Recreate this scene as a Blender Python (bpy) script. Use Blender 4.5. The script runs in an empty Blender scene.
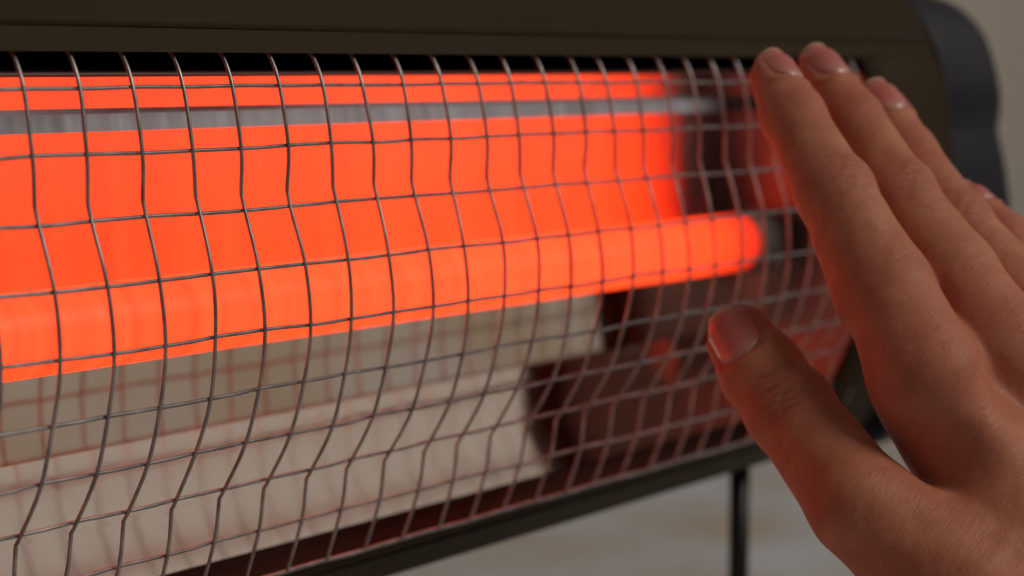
import bpy, bmesh, math, random
import numpy as np
from mathutils import Vector, Matrix

# ------------------------------------------------------------------ camera
U = 0.0127                      # one cell of the wire guard, in metres
Z0 = 0.2462                     # height of the guard's top wire above the table
FPX = 1837.5                    # focal length in pixels at 1024 wide
TH, PIT = 0.69976, 0.11931      # camera heading (from the heater's long axis) and downward pitch
CAMU = np.array([-14.88615, -22.62865, 0.30294])
D = np.array([math.cos(TH)*math.cos(PIT), math.sin(TH)*math.cos(PIT), -math.sin(PIT)])
RT = np.array([math.sin(TH), -math.cos(TH), 0.0])
UPV = np.cross(RT, D)
def W(x, y, z):                 # heater units -> metres
    return Vector((x*U, y*U, z*U + Z0))
CAM = W(*CAMU)

sc = bpy.context.scene
C = sc.collection
cd = bpy.data.cameras.new('camera'); cam = bpy.data.objects.new('camera', cd); C.objects.link(cam)
cd.sensor_width = 36.0; cd.lens = FPX/1024*36.0
cd.clip_start = 0.01; cd.clip_end = 50
M = Matrix(((RT[0], UPV[0], -D[0], CAM.x), (RT[1], UPV[1], -D[1], CAM.y), (RT[2], UPV[2], -D[2], CAM.z), (0, 0, 0, 1)))
cam.matrix_world = M
cd.dof.use_dof = True; cd.dof.focus_distance = 0.373; cd.dof.aperture_fstop = 11.0; cd.dof.aperture_blades = 0
sc.camera = cam

# ------------------------------------------------------------------ world and lamps
wd = bpy.data.worlds.new('World'); sc.world = wd; wd.use_nodes = True
wb = wd.node_tree.nodes['Background']
wb.inputs[0].default_value = (0.62, 0.51, 0.41, 1); wb.inputs[1].default_value = 0.10

def area(name, pos, target, sx, sy, power, col):
    l = bpy.data.lights.new(name, 'AREA'); l.shape = 'RECTANGLE'; l.size = sx; l.size_y = sy
    l.energy = power; l.color = col
    o = bpy.data.objects.new(name, l); C.objects.link(o)
    o.location = pos
    o.rotation_euler = (Vector(target) - Vector(pos)).to_track_quat('-Z', 'Y').to_euler()
    return o
def camspace(r, u, d):          # metres to the right, up and forward of the camera
    return Vector(tuple(np.array(CAM) + RT*r + UPV*u + D*d))
area('room_lamp', camspace(1.08, 0.92, -0.12), camspace(0.15, 0.0, 0.45), 0.40, 0.40, 7.2, (1.0, 0.87, 0.73))
area('reflection_light', (1.24, -0.68, 1.02), (0.15, 0.05, 0.2), 1.35, 1.2, 1.45, (1.0, 0.93, 0.88))  # unseen soft light, added to brighten the reflections in the trough

vs = sc.view_settings
vs.view_transform = 'Standard'; vs.look = 'None'; vs.exposure = 0.0; vs.gamma = 1.0
vs.use_curve_mapping = False
try:
    sc.cycles.max_bounces = 10; sc.cycles.glossy_bounces = 6
    sc.cycles.sample_clamp_indirect = 4.0
except Exception: pass

# ------------------------------------------------------------------ helpers
def mat(name, base=(.5, .5, .5), rough=.5, metal=0.0, **kw):
    m = bpy.data.materials.new(name); m.use_nodes = True
    b = m.node_tree.nodes['Principled BSDF']
    b.inputs['Base Color'].default_value = (*base, 1); b.inputs['Roughness'].default_value = rough
    b.inputs['Metallic'].default_value = metal
    for k, v in kw.items(): b.inputs[k.replace('_', ' ')].default_value = v
    return m
def nodes(m): return m.node_tree.nodes, m.node_tree.links, m.node_tree.nodes['Principled BSDF']
def noise(m, scale, detail=4, rough=.5, stretch=(1, 1, 1)):
    n, l, b = nodes(m)
    tc = n.new('ShaderNodeTexCoord'); mp = n.new('ShaderNodeMapping'); mp.inputs['Scale'].default_value = stretch
    t = n.new('ShaderNodeTexNoise'); t.inputs['Scale'].default_value = scale
    t.inputs['Detail'].default_value = detail; t.inputs['Roughness'].default_value = rough
    l.new(tc.outputs['Object'], mp.inputs[0]); l.new(mp.outputs[0], t.inputs['Vector'])
    return t.outputs['Fac']
def ramp(m, fac, stops):
    n, l, b = nodes(m)
    r = n.new('ShaderNodeValToRGB')
    while len(r.color_ramp.elements) < len(stops): r.color_ramp.elements.new(.5)
    for e, (p, c) in zip(r.color_ramp.elements, stops):
        e.position = p; e.color = (*c, 1) if len(c) == 3 else c
    l.new(fac, r.inputs[0]); return r.outputs[0]
def bump(m, h, strength, dist):
    n, l, b = nodes(m)
    bp = n.new('ShaderNodeBump'); bp.inputs['Strength'].default_value = strength; bp.inputs['Distance'].default_value = dist
    l.new(h, bp.inputs['Height'])
    old = b.inputs['Normal'].links
    if old: l.new(old[0].from_socket, bp.inputs['Normal'])
    l.new(bp.outputs[0], b.inputs['Normal'])
def mesh_obj(name, verts, faces, m, parent=None, smooth=True):
    me = bpy.data.meshes.new(name); me.from_pydata([tuple(v) for v in verts], [], faces); me.update()
    o = bpy.data.objects.new(name, me); C.objects.link(o)
    if m: me.materials.append(m)
    if smooth: me.polygons.foreach_set('use_smooth', [True]*len(me.polygons))
    if parent: o.parent = parent
    return o
def tag(o, label=None, cat=None, group=None, kind=None):
    if label: o['label'] = label
    if cat: o['category'] = cat
    if group: o['group'] = group
    if kind: o['kind'] = kind
    return o
def fix_normals(o):
    bm = bmesh.new(); bm.from_mesh(o.data); bmesh.ops.recalc_face_normals(bm, faces=bm.faces); bm.to_mesh(o.data); bm.free()
def sharp(o, deg=35):
    a = o.modifiers.new('edges', 'EDGE_SPLIT'); a.split_angle = math.radians(deg)
def bev(o, w, seg=2):
    b = o.modifiers.new('bevel', 'BEVEL'); b.width = w; b.segments = seg; b.limit_method = 'ANGLE'; b.angle_limit = math.radians(40)
def sweep(name, pts, r, m, parent=None, n=8):      # tube along a polyline (metres)
    P = [Vector(p) for p in pts]; V = []; F = []
    prev = None
    for i, p in enumerate(P):
        t = (P[min(i+1, len(P)-1)] - P[max(i-1, 0)]).normalized()
        if prev is None:
            a = t.orthogonal().normalized()
        else:
            a = (prev - t*prev.dot(t)).normalized()
        prev = a; b = t.cross(a)
        rr = r[i] if hasattr(r, '__len__') else r
        for k in range(n):
            q = 2*math.pi*k/n
            V.append(p + (a*math.cos(q) + b*math.sin(q))*rr)
    for i in range(len(P)-1):
        for k in range(n):
            F.append((i*n+k, i*n+(k+1) % n, (i+1)*n+(k+1) % n, (i+1)*n+k))
    F.append(tuple(range(n))[::-1]); F.append(tuple((len(P)-1)*n+k for k in range(n)))
    return mesh_obj(name, V, F, m, parent)
def extrude_profile(name, prof, x0, x1, m, parent=None, thick=0.0, closed=False, nx=1, smooth=True):
    # prof: list of (y, z) in guard units, swept along x; open sheets get a thickness (units)
    V = []; F = []; n = len(prof)
    xs = [x0 + (x1-x0)*i/nx for i in range(nx+1)]
    for x in xs:
        for (y, z) in prof: V.append(W(x, y, z))
    for i in range(nx):
        for k in range(n if closed else n-1):
            a, b = i*n+k, i*n+(k+1) % n
            F.append((a, b, b+n, a+n))
    if closed:
        F.append(tuple(range(n))[::-1]); F.append(tuple(nx*n+k for k in range(n)))
    o = mesh_obj(name, V, F, m, parent, smooth)
    if thick:
        s = o.modifiers.new('sheet', 'SOLIDIFY'); s.thickness = thick*U; s.offset = 0
    if closed: fix_normals(o)
    return o
def catmull(pts, sub=6):
    P = [np.array(p, float) for p in pts]; out = []
    for i in range(len(P)-1):
        p0 = P[i-1] if i else 2*P[0]-P[1]; p1 = P[i]; p2 = P[i+1]; p3 = P[i+2] if i+2 < len(P) else 2*P[-1]-P[-2]
        for k in range(sub):
            t = k/sub
            out.append(.5*(2*p1 + (p2-p0)*t + (2*p0-5*p1+4*p2-p3)*t*t + (3*p1-p0-3*p2+p3)*t**3))
    out.append(P[-1]); return [tuple(o) for o in out]
def box(name, lo, hi, m, parent=None, bw=0.0):
    V = [W(x, y, z) for x in (lo[0], hi[0]) for y in (lo[1], hi[1]) for z in (lo[2], hi[2])]
    F = [(0, 1, 3, 2), (4, 6, 7, 5), (0, 4, 5, 1), (2, 3, 7, 6), (0, 2, 6, 4), (1, 5, 7, 3)]
    o = mesh_obj(name, V, F, m, parent, False); fix_normals(o)
    if bw: bev(o, bw*U)
    return o
rnd = random.Random(5)

# ------------------------------------------------------------------ materials
m_case = mat('brown_painted_steel', (.042, .028, .0145), .6, .0, Specular_IOR_Level=.13)
bump(m_case, noise(m_case, 2500, 2), .15, .0002)
m_dark = mat('black_inner_sheet', (.012, .011, .010), .7, Specular_IOR_Level=.08)
m_cap = mat('charcoal_plastic', (.016, .018, .029), .45, Specular_IOR_Level=.35)
bump(m_cap, noise(m_cap, 1800, 2), .2, .0002)
m_wire = mat('galvanised_wire', (.30, .29, .28), .36, .8)
nw, lw, bw_ = nodes(m_wire)
lw.new(ramp(m_wire, noise(m_wire, 260, 3), [(.3, (.27, .275, .285)), (.7, (.50, .505, .52))]), bw_.inputs['Base Color'])
m_refl = mat('heat_tinted_aluminium', (.86, .74, .62), .10, 1.0)
n_, l_, b_ = nodes(m_refl)
r_ = ramp(m_refl, noise(m_refl, 90, 3, .6, (3.0, .25, .25)), [(.3, (.045,)*3), (.75, (.085,)*3)])
l_.new(r_, b_.inputs['Roughness'])
bump(m_refl, noise(m_refl, 60, 2, .5, (1.6, .3, .3)), .02, .001)
m_reflu = m_refl.copy(); m_reflu.name = 'brushed_aluminium'; m_reflu.node_tree.nodes['Principled BSDF'].inputs['Base Color'].default_value = (.80, .79, .84, 1)
for nd in m_reflu.node_tree.nodes:
    if nd.type == 'VALTORGB':
        nd.color_ramp.elements[0].color = (.15, .15, .15, 1); nd.color_ramp.elements[1].color = (.30, .30, .30, 1)
    if nd.type == 'BUMP': nd.inputs['Strength'].default_value = .05
m_leg = mat('black_steel_tube', (.012, .012, .014), .4, .2)
m_ceram = mat('smoked_ceramic', (.22, .19, .18), .5)
m_clip = mat('spring_steel', (.55, .55, .62), .25, 1.0)
m_brk = mat('dull_steel', (.42, .37, .37), .42, .9)
# glowing quartz: cooler (redder, dimmer) towards its ends, as a real element is
m_tube = mat('glowing_quartz', (.22, .10, .07), .3)
n_, l_, b_ = nodes(m_tube)
at = n_.new('ShaderNodeAttribute'); at.attribute_name = 'glow'
l_.new(ramp(m_tube, at.outputs['Fac'], [(0, (.06, .002, .001)), (.25, (.55, .012, .002)), (.6, (1.0, .044, .0045)), (1.0, (1.0, .060, .0115))]), b_.inputs['Emission Color'])
nz1 = noise(m_tube, 320, 2, .5, (1.0, .02, .02)); nz2 = noise(m_tube, 9, 2, .5, (1.0, .2, .2))
ma = n_.new('ShaderNodeMath'); ma.operation = 'MULTIPLY_ADD'; ma.inputs[1].default_value = 1.3; ma.inputs[2].default_value = .22
mb = n_.new('ShaderNodeMath'); mb.operation = 'MULTIPLY_ADD'; mb.inputs[1].default_value = .9; l_.new(nz2, mb.inputs[0]); l_.new(ma.outputs[0], mb.inputs[2])
l_.new(nz1, ma.inputs[0]); mc = n_.new('ShaderNodeMath'); mc.operation = 'MULTIPLY'; mc.inputs[1].default_value = 1.32; l_.new(mb.outputs[0], mc.inputs[0]); l_.new(mc.outputs[0], b_.inputs['Emission Strength'])
m_table = mat('pale_table_top', (.42, .43, .46), .55)
n_, l_, b_ = nodes(m_table)
l_.new(ramp(m_table, noise(m_table, 6.5, 4, .5), [(.38, (.68, .75, .86)), (.62, (.55, .50, .43))]), b_.inputs['Base Color'])
m_wall = mat('beige_plaster', (.66, .62, .58), .85)
bump(m_wall, noise(m_wall, 120, 4), .2, .002)

# ------------------------------------------------------------------ setting
t = mesh_obj('table_top', [(-1.6, -1.2, 0), (2.4, -1.2, 0), (2.4, .45, 0), (-1.6, .45, 0)], [(0, 1, 2, 3)], m_table)
tag(t, kind='structure')
w = mesh_obj('wall', [(-1.6, .454, -.02), (2.4, .454, -.02), (2.4, .454, 1.6), (-1.6, .454, 1.6)], [(0, 1, 2, 3)], m_wall)
tag(w, kind='structure')

# ------------------------------------------------------------------ heater
heater = bpy.data.objects.new('infrared_heater', None); C.objects.link(heater)
tag(heater, 'brown quartz infrared heater with glowing orange tube behind a wire guard', 'heater')
XL, XR = -14.0, 25.45           # ends of the front opening
XSL, XSR = -18.0, 29.3          # ends of the metal casing
shell = [(.12, .56), (.26, .90)]
upper = catmull([(.23, .93), (.61, 1.55), (1.13, 2.08), (2.1, 2.62), (4.0, 2.9), (6.0, 2.6), (6.9, 1.4), (7.1, -1.5), (7.0, -6), (6.4, -8.6), (5.2, -9.65), (3.4, -9.95), (2.2, -9.72), (1.72, -9.32), (1.42, -8.98), (1.24, -8.74)], 5)
o = extrude_profile('casing', upper, XSL, XSR, m_case, heater, .06)
o = extrude_profile('casing_lip', [(.46, .60), (.12, .56), (.24, .90), (.60, .99)], XSL+.02, XSR-.02, m_case, heater, .05, smooth=False)
# front panels either side of the opening
front = catmull([(.14, .58), (-.09, .11), (-.26, -.54), (-.37, -1.32), (-.45, -2.1), (-.52, -3.0), (-.52, -4.0), (-.40, -5.0), (-.10, -6.0), (.35, -7.0), (.80, -7.9), (1.26, -8.76)], 4)
extrude_profile('front_panel', front, XR, XSR-.03, m_case, heater, .08)
extrude_profile('front_panel', front, XSL+.03, XL, m_case, heater, .08)
for xa, xb in ((XR+.02, XSR-.3), (XSL+.3, XL-.02)):
    extrude_profile('added_inner_panel', [(y+.14, z) for y, z in front[1:-1]], xa, xb, m_case, heater, .04)  # added sheet, put in to soften the dark end mirrored in the reflector
# dark backing inside the casing
extrude_profile('inner_sheet', [(.5, .75), (2.5, .9), (5.9, .7), (6.3, -4), (5.8, -8.8), (3.2, -9.35), (1.75, -9.02)], XL-.4, XR+1.6, m_dark, heater, .04)

# ---- reflector: a polished trough, its section marched so that the upper half is focused on the tube
T = np.array([3.0, -4.10]); TR = .73
C2 = CAMU[1:]
def march(p0, f_end, target, step=.03):
    pts = [np.array(p0, float)]
    while True:
        p = pts[-1]; v = C2 - p; f = math.degrees(math.atan2(-v[1], -v[0]))
        if f < f_end or len(pts) > 2000: break
        v = v/np.linalg.norm(v)
        tg = target(f, p); tg = tg/np.linalg.norm(tg)
        nn = v + tg; nn /= np.linalg.norm(nn)
        tan = np.array([nn[1], -nn[0]])
        if tan[1] > 0: tan = -tan
        pts.append(p + tan*step)
    return pts
to_tube = lambda f, p: T - p
seg1 = march((1.35, .16), -1.50, to_tube)
back = C2 + (seg1[-1]-C2)*(1 + .27/np.linalg.norm(seg1[-1]-C2))
riser = [seg1[-1], back]       # folded step behind the top band
seg2 = march(back, -2.40, lambda f, p: np.array([-1.0, .40]))
seg3 = march(seg2[-1], -10.6, to_tube)
seg4 = march(seg3[-1], -14.3, lambda f, p: np.array([-1.0, -.62]))
seg5 = march(seg4[-1], -17.2, lambda f, p: np.array([-1.0, 0.94 + (-14.3-f)*.24]))
seg6 = march(seg5[-1], -19.5, lambda f, p: np.array([-1.0, 1.64 + (-17.2-f)*.22]))
secs = [seg1, riser, seg2, seg3, seg4, seg5, seg6]
prof = []
for sg in secs:
    sg = sg[::4] + [sg[-1]] if len(sg) > 12 else sg
    prof += [tuple(q) for q in sg]
RX0, RX1 = XL-.3, 26.6
def trough(name, parts, m):     # folded sheet: crisp folds between the parts, smooth within them
    V = []; F = []
    for sg in parts:
        sg = [sg[i] for i in np.linspace(0, len(sg)-1, max(2, len(sg)//4)).round().astype(int)] if len(sg) > 12 else sg
        n = len(sg); b = len(V); nx = 60
        for i in range(nx+1):
            x = RX0 + (RX1-RX0)*i/nx
            for q in sg: V.append(W(x, q[0], q[1]))
        for i in range(nx):
            for k in range(n-1):
                a = b+i*n+k; F.append((a, a+1, a+1+n, a+n))
    o = mesh_obj(name, V, F, m, heater)
    sm = o.modifiers.new('sheet', 'SOLIDIFY'); sm.thickness = .03*U; sm.offset = -1; sm.use_rim = False
    return o
trough('upper_reflector', secs[:4], m_reflu)
trough('lower_reflector', secs[4:], m_refl)
e = prof[-1]
extrude_profile('lower_flange', [(e[0]+.02, e[1]-.03), (e[0]-.25, e[1]-.16), (1.42, -8.90), (1.36, -9.0)], RX0, RX1, m_dark, heater, .03, smooth=False)
# turned-up edge of the reflector under the lip
extrude_profile('reflector_flange', [(1.32, .18), (1.30, .24), (1.36, .27), (1.9, .30)], RX0, RX1, m_brk, heater, .02)
# end plates closing the trough
for x in (RX0+.06, RX1-.12):
    q = [(T[0]+(p[0]-T[0])*1.03, T[1]+(p[1]-T[1])*1.03) for p in prof] + [(.95, -8.4), (.55, -7.4), (.1, -6.2), (-.2, -5), (-.3, -4), (-.25, -3), (-.05, -2), (.15, -1), (.5, .1)]
    extrude_profile('end_plate', q, x, x+.05, m_brk, heater, closed=True, smooth=False)

# ---- quartz tube
TX0, TX1 = XL+.6, 24.55
nseg, nr = 120, 32
V = []; F = []; heat = []
for i in range(nseg+1):
    u = i/nseg
    x = TX0 + (TX1-TX0)*u
    h = min(1, (TX1-x)/4.5, (x-TX0)/4.5); h = max(0, h)
    for k in range(nr):
        a = 2*math.pi*k/nr
        V.append(W(x, T[0]+TR*math.cos(a), T[1]+TR*math.sin(a))); heat.append(h**.6)
for i in range(nseg):
    for k in range(nr): F.append((i*nr+k, i*nr+(k+1) % nr, (i+1)*nr+(k+1) % nr, (i+1)*nr+k))
tube = mesh_obj('heating_tube', V, F, m_tube, heater)
ha = tube.data.attributes.new('glow', 'FLOAT', 'POINT'); ha.data.foreach_set('value', heat)
for xa, xb in ((TX1-.12, TX1+1.4), (TX0-1.0, TX0+.12)):
    pts = [W(xa + (xb-xa)*i/8, T[0], T[1]) for i in range(9)]
    rr = [TR*U*q for q in (.80, 1.04, 1.07, 1.07, 1.07, 1.07, 1.07, 1.04, .8)]
    sweep('ceramic_cap', pts, rr, m_ceram, tube, 24)
for x in (TX1+.75, TX0-.6):
    # bracket that carries the tube end: a bent strip with a spring clip round the ceramic
    box('tube_bracket', (x-.05, T[0]-.35, T[1]-2.0), (x+.05, T[0]+.35, T[1]-.80), m_brk, heater, .02)
    pts = [W(x, T[0]+math.cos(a)*TR*1.13, T[1]+math.sin(a)*TR*1.13) for a in np.linspace(-2.8, 1.0, 22)]
    sweep('spring_clip', pts, .09*U, m_clip, heater, 8)

# ---- wire guard
rows = [(0, 0), (-.2001, -.9798), (-.2733, -1.9771), (-.5827, -2.928), (-.6641, -3.9247), (-.4946, -4.9102), (-.1347, -5.8432), (.4004, -6.6881), (.6626, -7.653), (1.0372, -8.5802)]
def vpath():
    a = catmull([(.75, .86), (.42, .66), (.2, .44), rows[0], rows[1], (-.190, -1.70)], 4)
    b = catmull([(-.190, -1.70), rows[2], rows[3], rows[4], rows[5], rows[6], rows[7], (.53, -6.86)], 4)
    c = catmull([(.53, -6.86), rows[8], rows[9], (1.06, -8.63)], 3)
    return a + b[1:] + c[1:]
VP = vpath()
WR = .0325
guard = sweep('wire_guard', [W(XL-.2 + (XR+.4-XL)*i/40, rows[9][0]+.035, rows[9][1]-.06 + .012*math.sin(i*2.1)) for i in range(41)], 1.35*WR*U, m_wire, heater, 8)
def jit(a): return rnd.uniform(-a, a)
for i in range(-13, 26):
    ph = [jit(.035) for _ in range(12)]; x0 = i + jit(.012)
    pts = []
    for k, (y, z) in enumerate(VP):
        s = max(0, min(10.99, -z*1.0)); j = int(s); fr = s-j
        fr = fr*fr*(3-2*fr)
        pts.append(W(x0 + ph[j]*(1-fr) + ph[j+1]*fr, y + .02*math.sin(i*1.7+z*.9), z))
    sweep('vertical_wire', pts, WR*U, m_wire, guard, 8)
for r, (y, z) in enumerate(rows[:9]):
    pts = []; n = int((XR+.3-XL))*3
    w1 = [jit(.022) for _ in range(n//3+3)]; w2 = [jit(.02) for _ in range(n//3+3)]
    for k in range(n+1):
        x = XL-.1 + (XR+.25-XL)*k/n
        s = k/3; j = int(s); fr = s-j; fr = fr*fr*(3-2*fr)
        # lies behind the verticals and dips slightly between the welds
        pts.append(W(x, y + 1.75*WR + w1[j]*(1-fr)+w1[j+1]*fr + .012*math.cos(2*math.pi*x), z + w2[j]*(1-fr)+w2[j+1]*fr))
    sweep('horizontal_wire', pts, WR*U, m_wire, guard, 8)

# ---- plastic end caps (two-lobed outline) and stand
cap = catmull([(2.6, 2.55), (1.8, 2.32), (1.08, 2.06), (.38, 1.42), (.02, .66), (-.20, -.25), (-.20, -.9), (-.14, -1.2), (-.20, -1.5), (-.42, -2.35), (-.62, -3.6), (-.62, -5.0), (-.42, -6.0), (-.22, -6.7), (-.14, -7.0), (-.02, -7.3), (.5, -8.6), (1.3, -9.7), (2.4, -10.25), (4.2, -10.4), (6.2, -9.9), (7.4, -8.6), (7.6, -4), (7.5, 1.2), (6.4, 2.9), (4.2, 3.15), (2.6, 2.55)], 4)[:-1]
cc = np.array(cap); mid = np.array([3.6, -3.7])
def cap_obj(xs_in, sgn):
    # rings from the seam outwards with rounded shoulders
    rings = [(0, .945), (.06, .985), (.25, 1.0), (2.7, 1.0), (3.2, .985), (3.6, .95), (3.85, .88), (3.92, .75)]
    V = []; F = []; n = len(cc)
    for dx, s in rings:
        for p in cc:
            q = mid + (p-mid)*s if s > .94 else mid + (p-mid)*s
            V.append(W(xs_in + sgn*dx, q[0], q[1]))
    for i in range(len(rings)-1):
        for k in range(n): F.append((i*n+k, i*n+(k+1) % n, (i+1)*n+(k+1) % n, (i+1)*n+k))
    F.append(tuple(range(n))); F.append(tuple((len(rings)-1)*n+k for k in range(n)))
    o = mesh_obj('end_cap', V, F, m_cap, heater); fix_normals(o); sharp(o, 50); return o
cap_obj(XSR+.10, 1); cap_obj(XSL-.10, -1)
for xa, xb in ((XSR-.5, XSR+.3), (XSL-.3, XSL+.5)):
    extrude_profile('seam_gap_shade', [tuple(mid + (p-mid)*.925) for p in cc], xa, xb, m_dark, heater, closed=True)  # black block standing in for the shade in the gap beside the cap
for x in (24.75, -13.5):
    pts = [W(x, 3.0, -9.5), W(x, 3.0, -14), (x*U, 3.0*U, .03), (x*U, 3.0*U, .004)]
    leg = sweep('stand_leg', pts, .0033, m_leg, heater, 14)
    sweep('foot_bar', [(x*U, (3.0-8.5+17*i/10)*U, .0042) for i in range(11)], .004, m_leg, leg, 12)

# ------------------------------------------------------------------ hand
# worked in millimetres in a frame lying along the view (right, up, away); positions read from pixel + distance
def hp(u, v, z): return np.array([(u-512)/FPX*z, (288-v)/FPX*z, z])
fingers = {
 # name: joints (MCP, PIP, DIP, tip centre) as (u, v, distance mm, radius mm), turn of the back of the finger to the right
 'index':  ([(925, 372, 417, 12.3), (885, 288, 428, 10.9), (834, 193, 440, 9.0), (793, 117, 455, 7.7), (775, 76, 466, 6.0)], 38),
 'middle': ([(1003, 352, 428, 12.0), (950, 273, 440, 10.6), (898, 197, 452, 9.0), (852, 120, 468, 7.6), (821, 70, 480, 5.9)], 34),
 'ring':   ([(1066, 352, 442, 11.6), (1012, 293, 452, 10.2), (955, 226, 462, 8.6), (908, 154, 476, 7.3), (881, 105, 487, 6.0)], 28),
 'little': ([(1122, 385, 458, 10.4), (1080, 340, 468, 8.6), (1040, 294, 474, 8.0), (1002, 239, 484, 7.0), (972, 207, 492, 6.1)], 34),
 'thumb':  ([(962, 588, 408, 16.5), (863, 507, 414, 11.8), (791, 411, 434, 10.3), (763, 374, 441, 10.0), (741, 338, 447, 8.2)], 2),
}
H = .7
lo = np.array([40., -150., 370.]); hi = np.array([196., 74., 520.])
dims = np.ceil((hi-lo)/H).astype(int)
gx, gy, gz = [np.float32(lo[i] + H*np.arange(dims[i])) for i in range(3)]
BIG = 30.0
def newf(): return np.full(tuple(dims), BIG, np.float32)
def smin(a, b, k):
    h = np.clip(.5 + .5*(b-a)/k, 0, 1)
    return b + (a-b)*h - k*h*(1-h)
def cone(Fd, a, b, ra, rb, k, flat=None):
    # rounded cone a-b, smooth-joined into Fd; flat = (direction, factor): squashes along a direction
    a = np.asarray(a, float); b = np.asarray(b, float); pad = max(ra, rb) + k + 3
    i0 = np.clip(np.floor((np.minimum(a, b)-pad-lo)/H).astype(int), 0, dims); i1 = np.clip(np.ceil((np.maximum(a, b)+pad-lo)/H).astype(int), 0, dims)
    if (i1 <= i0).any(): return
    s = tuple(slice(i0[q], i1[q]) for q in range(3))
    X = gx[s[0]][:, None, None]-a[0]; Y = gy[s[1]][None, :, None]-a[1]; Zz = gz[s[2]][None, None, :]-a[2]
    ab = b-a; L2 = float(ab@ab) + 1e-9
    t = np.clip((X*ab[0]+Y*ab[1]+Zz*ab[2])/L2, 0, 1)
    dx, dy, dz = X-t*ab[0], Y-t*ab[1], Zz-t*ab[2]
    if flat is not None:
        n, fct = flat
        d0 = dx*n[0]+dy*n[1]+dz*n[2]; e = d0*(fct-1)
        dx = dx+e*n[0]; dy = dy+e*n[1]; dz = dz+e*n[2]
    d = np.sqrt(dx*dx+dy*dy+dz*dz) - (ra + (rb-ra)*t)
    Fd[s] = smin(Fd[s], d.astype(np.float32), k)
def unit(v): return v/np.linalg.norm(v)
def frame(p, q, deg):           # axis, back-of-finger direction and sideways direction of a bone p -> q
    t = unit(q-p); v = -unit((p+q)/2); w_ = unit(v - t*(v@t)); r = np.cross(t, w_)
    if r[0] < 0: r = -r
    a = math.radians(deg); n = math.cos(a)*w_ + math.sin(a)*r
    l = np.cross(n, t)
    return t, n, l
J = {k: [hp(*q[:3]) for q in v[0]] for k, v in fingers.items()}
R = {k: [q[3] for q in v[0]] for k, v in fingers.items()}
UF = newf()
for k in ('index', 'middle', 'ring', 'little', 'thumb'):
    f = newf(); P = J[k]; rr = R[k]; deg = fingers[k][1]
    for i in range(4): cone(f, P[i], P[i+1], rr[i], rr[i+1], 2.5)
    t, n, l = frame(P[3], P[4], deg)
    # pulp on the palm side of the tip, slight knuckle swellings on the back
    cone(f, P[3]+t*2-n*1.6, P[4]-n*1.2-t*.5, rr[3]*.86, rr[4]*.86, 2.0)
    j = 2
    t2, n2, l2 = frame(P[1], P[3], deg)
    cone(f, P[j]-l2*2.0+n2*1.0, P[j]+l2*2.0+n2*1.0, rr[j]*(.74 if k == 'thumb' else .79), rr[j]*(.74 if k == 'thumb' else .79), 3.0)
    if k != 'thumb':
        cone(f, P[2]*.5+P[1]*.5-n2*2.2, P[1]-n2*2.5, rr[2]*.9, rr[1]*.95, 4)   # soft belly of the first bone
        UF = smin(UF, f, 1.5)
    else: TF = f
PALM = newf()
wr = hp(1150, 660, 428)
wrl = hp(1205, 640, 452)
mc_end = {'index': hp(1085, 590, 418), 'middle': hp(1125, 590, 428), 'ring': hp(1165, 595, 442), 'little': hp(1195, 605, 456)}
for k in ('index', 'middle', 'ring', 'little'):
    cone(PALM, J[k][0]+np.array([0, 0, 3.]), mc_end[k]+np.array([0, 0, 4.]), R[k][0]*.93, 14.0, 9.0)
    # knuckle head and its tendon, standing a little proud
    t, n, l = frame(mc_end[k], J[k][0], 20)
    cone(PALM, J[k][0]+n*2.4-t*1.5, J[k][0]+n*2.2-t*5, R[k][0]*.74, R[k][0]*.66, 4.5)
    cone(PALM, J[k][0]+n*6.6-t*4, mc_end[k]+n*8.0, 4.8, 5.5, 4.0)
cone(PALM, hp(1100, 600, 425), wr, 19, 20, 10)
cone(PALM, wr, hp(1420, 1010, 440), 20.5, 27, 10)
cone(PALM, wrl, hp(1460, 980, 462), 18.5, 26, 10)
# muscle between thumb and index, ball of the thumb
cone(PALM, hp(932, 405, 424), hp(1035, 545, 422), 11.0, 15.5, 8)
cone(PALM, hp(985, 515, 430), hp(1060, 600, 424), 12.0, 19.0, 9)
cone(PALM, hp(975, 600, 424), hp(1110, 660, 428), 17, 20, 10)
cone(PALM, hp(975, 520, 421), hp(1030, 600, 412), 9.5, 15.5, 9)
G = smin(PALM, UF, 5.0)
G = smin(G, TF, 3.2)
cone(G, hp(990, 515, 411), hp(1095, 585, 409), 7.5, 13, 9)
cone(G, hp(1010, 560, 412), hp(1095, 620, 412), 10, 14, 9)
del PALM, UF, TF
G[0] = G[-1] = 1; G[:, 0] = 1; G[:, -1] = 1; G[:, :, 0] = 1; G[:, :, -1] = 1

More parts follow.
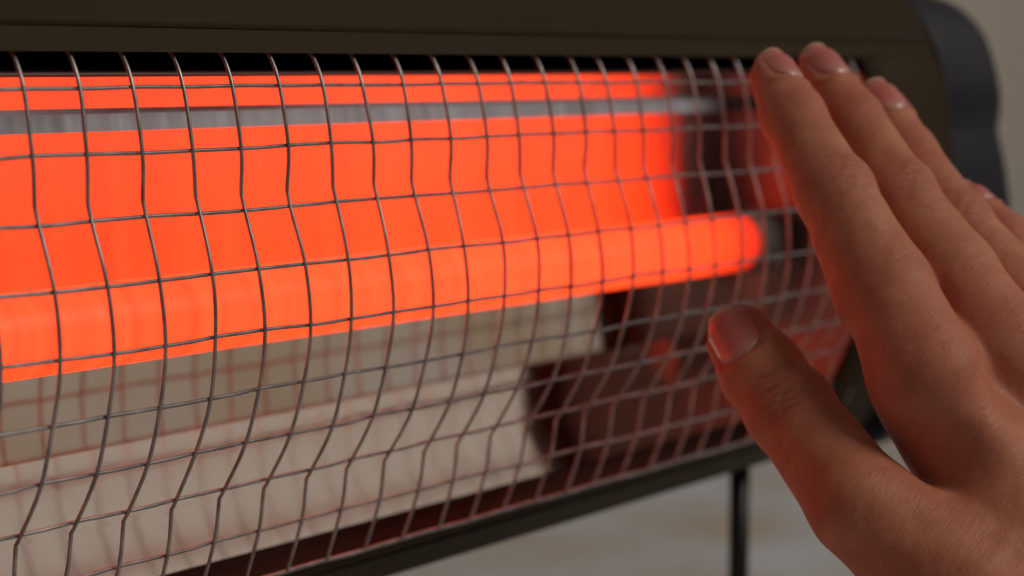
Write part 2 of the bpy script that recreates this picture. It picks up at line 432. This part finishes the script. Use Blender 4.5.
def surface_nets(F):
    ins = F < 0
    S = np.zeros(tuple(np.array(F.shape)-1), np.uint8)
    offs = [(i, j, k) for i in (0, 1) for j in (0, 1) for k in (0, 1)]
    sh = F.shape
    for (i, j, k) in offs: S += ins[i:sh[0]-1+i, j:sh[1]-1+j, k:sh[2]-1+k]
    act = np.argwhere((S > 0) & (S < 8))
    idx = np.full(S.shape, -1, np.int32); idx[tuple(act.T)] = np.arange(len(act))
    val = np.stack([F[act[:, 0]+i, act[:, 1]+j, act[:, 2]+k] for (i, j, k) in offs], 1)
    pos = np.zeros((len(act), 3)); cnt = np.zeros(len(act))
    for a in range(8):
        for b in range(a+1, 8):
            oa, ob = np.array(offs[a]), np.array(offs[b])
            if np.abs(oa-ob).sum() != 1: continue
            m = (val[:, a] < 0) != (val[:, b] < 0)
            t = val[m, a]/(val[m, a]-val[m, b])
            pos[m] += oa + t[:, None]*(ob-oa); cnt[m] += 1
    pos = pos/cnt[:, None] + act
    Q = []
    for ax in range(3):
        o1, o2 = (ax+1) % 3, (ax+2) % 3
        sl0 = [slice(None)]*3; sl1 = [slice(None)]*3
        sl0[ax] = slice(0, -1); sl1[ax] = slice(1, None)
        A = ins[tuple(sl0)]; B = ins[tuple(sl1)]
        e = np.argwhere(A != B)
        e = e[(e[:, o1] > 0) & (e[:, o2] > 0) & (e[:, o1] < S.shape[o1]) & (e[:, o2] < S.shape[o2])]
        flip = A[tuple(e.T)]
        def cell(d1, d2):
            c = e.copy(); c[:, o1] -= d1; c[:, o2] -= d2; return idx[tuple(c.T)]
        q = np.stack([cell(1, 1), cell(0, 1), cell(0, 0), cell(1, 0)], 1)
        q[~flip] = q[~flip][:, ::-1]
        Q.append(q)
    return pos, np.concatenate(Q)
vs_, qs = surface_nets(G)
P3 = lo + H*vs_
def sample(p):                  # trilinear value of the field
    q = (np.atleast_2d(p)-lo)/H; i = np.clip(np.floor(q).astype(int), 0, dims-2); fr = q-i
    out = 0
    for a in (0, 1):
        for b in (0, 1):
            for c in (0, 1):
                wgt = (fr[:, 0] if a else 1-fr[:, 0])*(fr[:, 1] if b else 1-fr[:, 1])*(fr[:, 2] if c else 1-fr[:, 2])
                out = out + wgt*G[i[:, 0]+a, i[:, 1]+b, i[:, 2]+c]
    return out
def grad(p):
    e = .9; g = np.stack([sample(p+np.eye(3)[i]*e)-sample(p-np.eye(3)[i]*e) for i in range(3)], 1)
    return g/(np.linalg.norm(g, axis=1)[:, None]+1e-9)
for _ in range(2):              # settle the vertices on the smooth surface
    P3 = P3 - np.nan_to_num(grad(P3))*np.clip(sample(P3), -.3, .3)[:, None]
N3 = np.nan_to_num(grad(P3))
disp = np.zeros(len(P3)); red = np.zeros(len(P3)); crease = np.zeros(len(P3)); nailbed = np.zeros(len(P3))
def sst(a, b, x):
    t = np.clip((x-a)/(b-a), 0, 1); return t*t*(3-2*t)
hr = np.random.RandomState(3)
def wrinkles(c, t, n, l, half, lines, width, amp):
    q = P3-c; s = q@t; x = q@l; h = q@n
    near = (np.abs(s) < 12) & (np.abs(x) < half*1.6) & (h > 0)
    if not near.any(): return
    w_ = near*sst(.1, .7, h/(np.sqrt(h*h+x*x)+1e-6))
    for (s0, a, bend, x0, xr) in lines:
        d = s - s0 - bend*(x*x)/half - .35*np.sin(x*1.1+s0*3)
        g = np.exp(-(d/width)**2)*np.exp(-((x-x0)/xr)**2)*w_
        disp[:] -= amp*a*g; crease[:] = np.maximum(crease, a*g)
    disp[:] += .12*w_*np.exp(-(s/5)**2)*np.exp(-(x/half)**2)
    red[:] = np.maximum(red, .8*w_*np.exp(-(s/6.5)**2)*np.exp(-(x/half)**2))
nails = {}
nail_turn = {'index': 50, 'middle': 46, 'ring': 32, 'little': 58, 'thumb': -12}
for k in fingers:
    P = J[k]; rr = R[k]; deg = fingers[k][1]
    t, n, l = frame(P[1], P[3], deg)
    lines = [(s0 + hr.uniform(-.3, .3), hr.uniform(.55, 1.0), hr.uniform(-.06, .06) + .05*np.sign(s0), hr.uniform(-1, 1), hr.uniform(4, 6.5)) for s0 in (-5.2, -3.4, -1.9, -.5, .9, 2.3, 3.8, 5.4)]
    wrinkles(P[2], t, n, l, rr[2], lines, .62, 0.66 if k == 'thumb' else .40)
    t, n, l = frame(P[3], P[4], deg)
    if k != 'thumb':
        lines = [(s0, hr.uniform(.4, .7), .04, 0, 5) for s0 in (-1.6, .0, 1.5)]
        wrinkles(P[3]-t*1.0, t, n, l, rr[3], lines, .6, .22)
    t, n, l = frame(P[3], P[4], nail_turn[k])
    # nail: footprint on the back of the last bone
    nl, nw = {'thumb': (15.6, 13.2), 'index': (13.4, 10.4), 'middle': (13.8, 10.8), 'ring': (13.4, 10.2), 'little': (9.5, 8.2)}[k]
    tip_s = (P[4]-P[3])@t + rr[4]
    s1 = tip_s - (2.2 if k == 'thumb' else .5); s0 = s1 - nl
    nails[k] = (P[3], t, n, l, s0, s1, nw)
    q = P3-P[3]; s = q@t; x = q@l; h = q@n
    back = sst(-.5, 1.5, h)
    # rounded footprint distance (negative inside)
    cs = (s0+s1)/2; a_ = np.abs(s-cs)-nl/2+2.6; b_ = np.abs(x)-nw/2+2.6
    fd = np.sqrt(np.maximum(a_, 0)**2+np.maximum(b_, 0)**2)+np.minimum(np.maximum(a_, b_), 0)-2.6
    disp -= .55*sst(.5, -.5, fd)*back
    disp += .42*np.exp(-((fd-1.1)/.9)**2)*back*sst(s1-1.0, s1-4, s)
    nailbed = np.maximum(nailbed, sst(.8, -.2, fd)*back)
    red = np.maximum(red, .9*np.exp(-((P3-P[4])**2).sum(1)/(rr[4]*1.35)**2))
for k in ('index', 'middle', 'ring', 'little'):
    red = np.maximum(red, .75*np.exp(-((P3-J[k][0])**2).sum(1)/19.0**2))
# long soft folds at the root of the thumb and low-frequency unevenness
def vnoise(p, sc_, seed):
    r_ = np.random.RandomState(seed); out = 0
    for _ in range(7):
        kv = r_.normal(size=3); kv = kv/np.linalg.norm(kv)*sc_*r_.uniform(.6, 1.5)
        out = out + np.sin(p@kv + r_.uniform(0, 6.28))
    return out/7
# hollow between the first two knuckles
q = P3 - hp(982, 380, 416); ax = unit(mc_end['index'] - J['index'][0]); sa = q@ax; ra2 = (q*q).sum(1)-sa*sa
disp -= 1.9*np.exp(-(sa/9)**2 - ra2/5.0**2)*(N3[:, 2] < .2)
disp += .22*vnoise(P3, .35, 1) + .09*vnoise(P3, 1.1, 2)
P3 = P3 + N3*disp[:, None]
basis = np.stack([RT, UPV, D], 0)
HS = .93                         # slim adult hand
def to_world(p): return np.array(CAM) + (np.atleast_2d(p)*HS/1000.0) @ basis

# position along and across the nearest bone, for the fine cross-lines of the skin
best = np.full(len(P3), 1e9); second = np.full(len(P3), 1e9); fs = np.zeros(len(P3)); fx = np.zeros(len(P3))
for ki, k in enumerate(fingers):
    mine = np.full(len(P3), 1e9)
    chain = ([mc_end[k]] if k in mc_end else []) + J[k]; off = 60.0*ki
    for a_, b2 in zip(chain[:-1], chain[1:]):
        t, n, l = frame(a_, b2, fingers[k][1]); L = np.linalg.norm(b2-a_)
        q = P3-a_; sl = np.clip(q@t, 0, L); d = np.linalg.norm(q - np.outer(sl, t), axis=1)
        m = (d < mine) & (d < best); fs[m] = (off + q@t)[m]; fx[m] = (q@l)[m]; off += L
        mine = np.minimum(mine, d)
    second = np.minimum(second, np.maximum(best, mine)); best = np.minimum(best, mine)
lines_mask = sst(.5, 5.0, second-best)
# skin
m_skin = mat('skin', (.5, .3, .2), .5)
n_, l_, b_ = nodes(m_skin)
def attr(nm):
    a = n_.new('ShaderNodeAttribute'); a.attribute_name = nm; return a.outputs['Fac']
def mixc(f, a, b, mode='MIX'):
    mx = n_.new('ShaderNodeMix'); mx.data_type = 'RGBA'; mx.blend_type = mode
    if isinstance(f, float): mx.inputs[0].default_value = f
    else: l_.new(f, mx.inputs[0])
    for s_, v in ((6, a), (7, b)):
        if isinstance(v, tuple): mx.inputs[s_].default_value = (*v, 1)
        else: l_.new(v, mx.inputs[s_])
    return mx.outputs[2]
base = ramp(m_skin, noise(m_skin, 120, 5, .6), [(.3, (.48, .178, .102)), (.7, (.66, .290, .178))])
mz = n_.new('ShaderNodeMath'); mz.operation = 'MULTIPLY'; mz.inputs[1].default_value = .55; l_.new(ramp(m_skin, noise(m_skin, 55, 3, .55), [(.45, (0, 0, 0)), (.70, (1, 1, 1))]), mz.inputs[0])
base = mixc(mz.outputs[0], base, (.50, .165, .105))
base = mixc(attr('red'), base, (.54, .165, .12))
base = mixc(attr('crease'), base, (.42, .165, .10))
base = mixc(attr('nailbed'), base, (.50, .16, .13))
l_.new(base, b_.inputs['Base Color'])
b_.inputs['Subsurface Weight'].default_value = .22; b_.inputs['Specular IOR Level'].default_value = .36
b_.inputs['Subsurface Radius'].default_value = (.0045, .0016, .0009)
b_.inputs['Subsurface Scale'].default_value = 1.0
l_.new(ramp(m_skin, noise(m_skin, 300, 3), [(.3, (.47,)*3), (.7, (.62,)*3)]), b_.inputs['Roughness'])
vo = n_.new('ShaderNodeTexVoronoi'); vo.feature = 'DISTANCE_TO_EDGE'; vo.inputs['Scale'].default_value = 1100
tc = n_.new('ShaderNodeTexCoord'); l_.new(tc.outputs['Object'], vo.inputs['Vector'])
bump(m_skin, vo.outputs['Distance'], .25, .0003)
bump(m_skin, noise(m_skin, 420, 4, .6), .30, .0005)
cx = n_.new('ShaderNodeCombineXYZ'); l_.new(attr('fs'), cx.inputs[0])
mx_ = n_.new('ShaderNodeMath'); mx_.operation = 'MULTIPLY'; mx_.inputs[1].default_value = .22; l_.new(attr('fx'), mx_.inputs[0]); l_.new(mx_.outputs[0], cx.inputs[1])
nf = n_.new('ShaderNodeTexNoise'); nf.inputs['Scale'].default_value = 1.15; nf.inputs['Detail'].default_value = 3; nf.inputs['Distortion'].default_value = .6
l_.new(cx.outputs[0], nf.inputs['Vector'])
mq = n_.new('ShaderNodeMath'); mq.operation = 'MULTIPLY'; l_.new(nf.outputs['Fac'], mq.inputs[0]); l_.new(attr('lines'), mq.inputs[1])
bump(m_skin, mq.outputs[0], .40, .0006)
hand = mesh_obj('human_hand', to_world(P3), qs.tolist(), m_skin)
fix_normals(hand)
for nm, arr in (('red', red), ('crease', np.clip(crease, 0, 1)), ('nailbed', nailbed), ('fs', fs), ('fx', fx), ('lines', lines_mask)):
    a = hand.data.attributes.new(nm, 'FLOAT', 'POINT'); a.data.foreach_set('value', arr.astype(np.float32))
tag(hand, 'bare right hand held up close to the wire guard with fingers together and thumb apart', 'hand')

# fingernails: curved plates lying on the nail beds
m_nail = mat('fingernail', (.6, .32, .26), .34)
n_, l_, b_ = nodes(m_nail)
at = n_.new('ShaderNodeAttribute'); at.attribute_name = 'along'
l_.new(ramp(m_nail, at.outputs['Fac'], [(0, (.68, .42, .37)), (.14, (.68, .31, .28)), (.30, (.66, .21, .19)), (.88, (.62, .17, .15)), (.95, (.68, .46, .33))]), b_.inputs['Base Color'])
b_.inputs['Subsurface Weight'].default_value = .15; b_.inputs['Subsurface Radius'].default_value = (.003, .001, .0006)
b_.inputs['Subsurface Scale'].default_value = 1.0
b_.inputs['Coat Weight'].default_value = .12; b_.inputs['Coat Roughness'].default_value = .24
for k, (c, t, n, l, s0, s1, nw) in nails.items():
    ns, nt = 26, 18; F = []
    a = np.repeat(np.arange(ns+1)/ns, nt+1); b = np.tile(2*np.arange(nt+1)/nt-1, ns+1)
    s = s0 + (s1+(.3 if k == 'thumb' else .8)-s0)*a
    hw = nw/2*(1 - .62*np.maximum(0, (.42-a)/.42)**2.2 - .45*np.maximum(0, (a-.78)/.22)**2)
    p = c + np.outer(np.minimum(s, s1-1.5), t) + np.outer(b*hw, l) + n*16
    for _ in range(40): p = p - np.outer(np.clip(sample(p)*.8, -1, 1), n)
    dep = ((p-c)@n).reshape(ns+1, nt+1); lim = dep[:, nt//2:nt//2+1] - .36*nw*np.abs(b.reshape(ns+1, nt+1))**2
    p = p + np.outer(np.maximum(0, lim-dep).ravel(), n)
    p = p + np.outer(.10 - .85*np.abs(b)**6 - .9*np.maximum(0, .12-a)/.12, n)
    ex = np.maximum(0, s-s1+1.5)
    V = p + np.outer(ex, t) - np.outer(.10*ex**1.5, n); al = a.tolist()
    for i in range(ns):
        for j in range(nt):
            q = i*(nt+1)+j; F.append((q, q+1, q+nt+2, q+nt+1))
    o = mesh_obj('fingernail', to_world(np.array(V)), F, m_nail, hand)
    s_ = o.modifiers.new('plate', 'SOLIDIFY'); s_.thickness = .0004; s_.offset = -1
    a = o.data.attributes.new('along', 'FLOAT', 'POINT'); a.data.foreach_set('value', al)
    fix_normals(o)
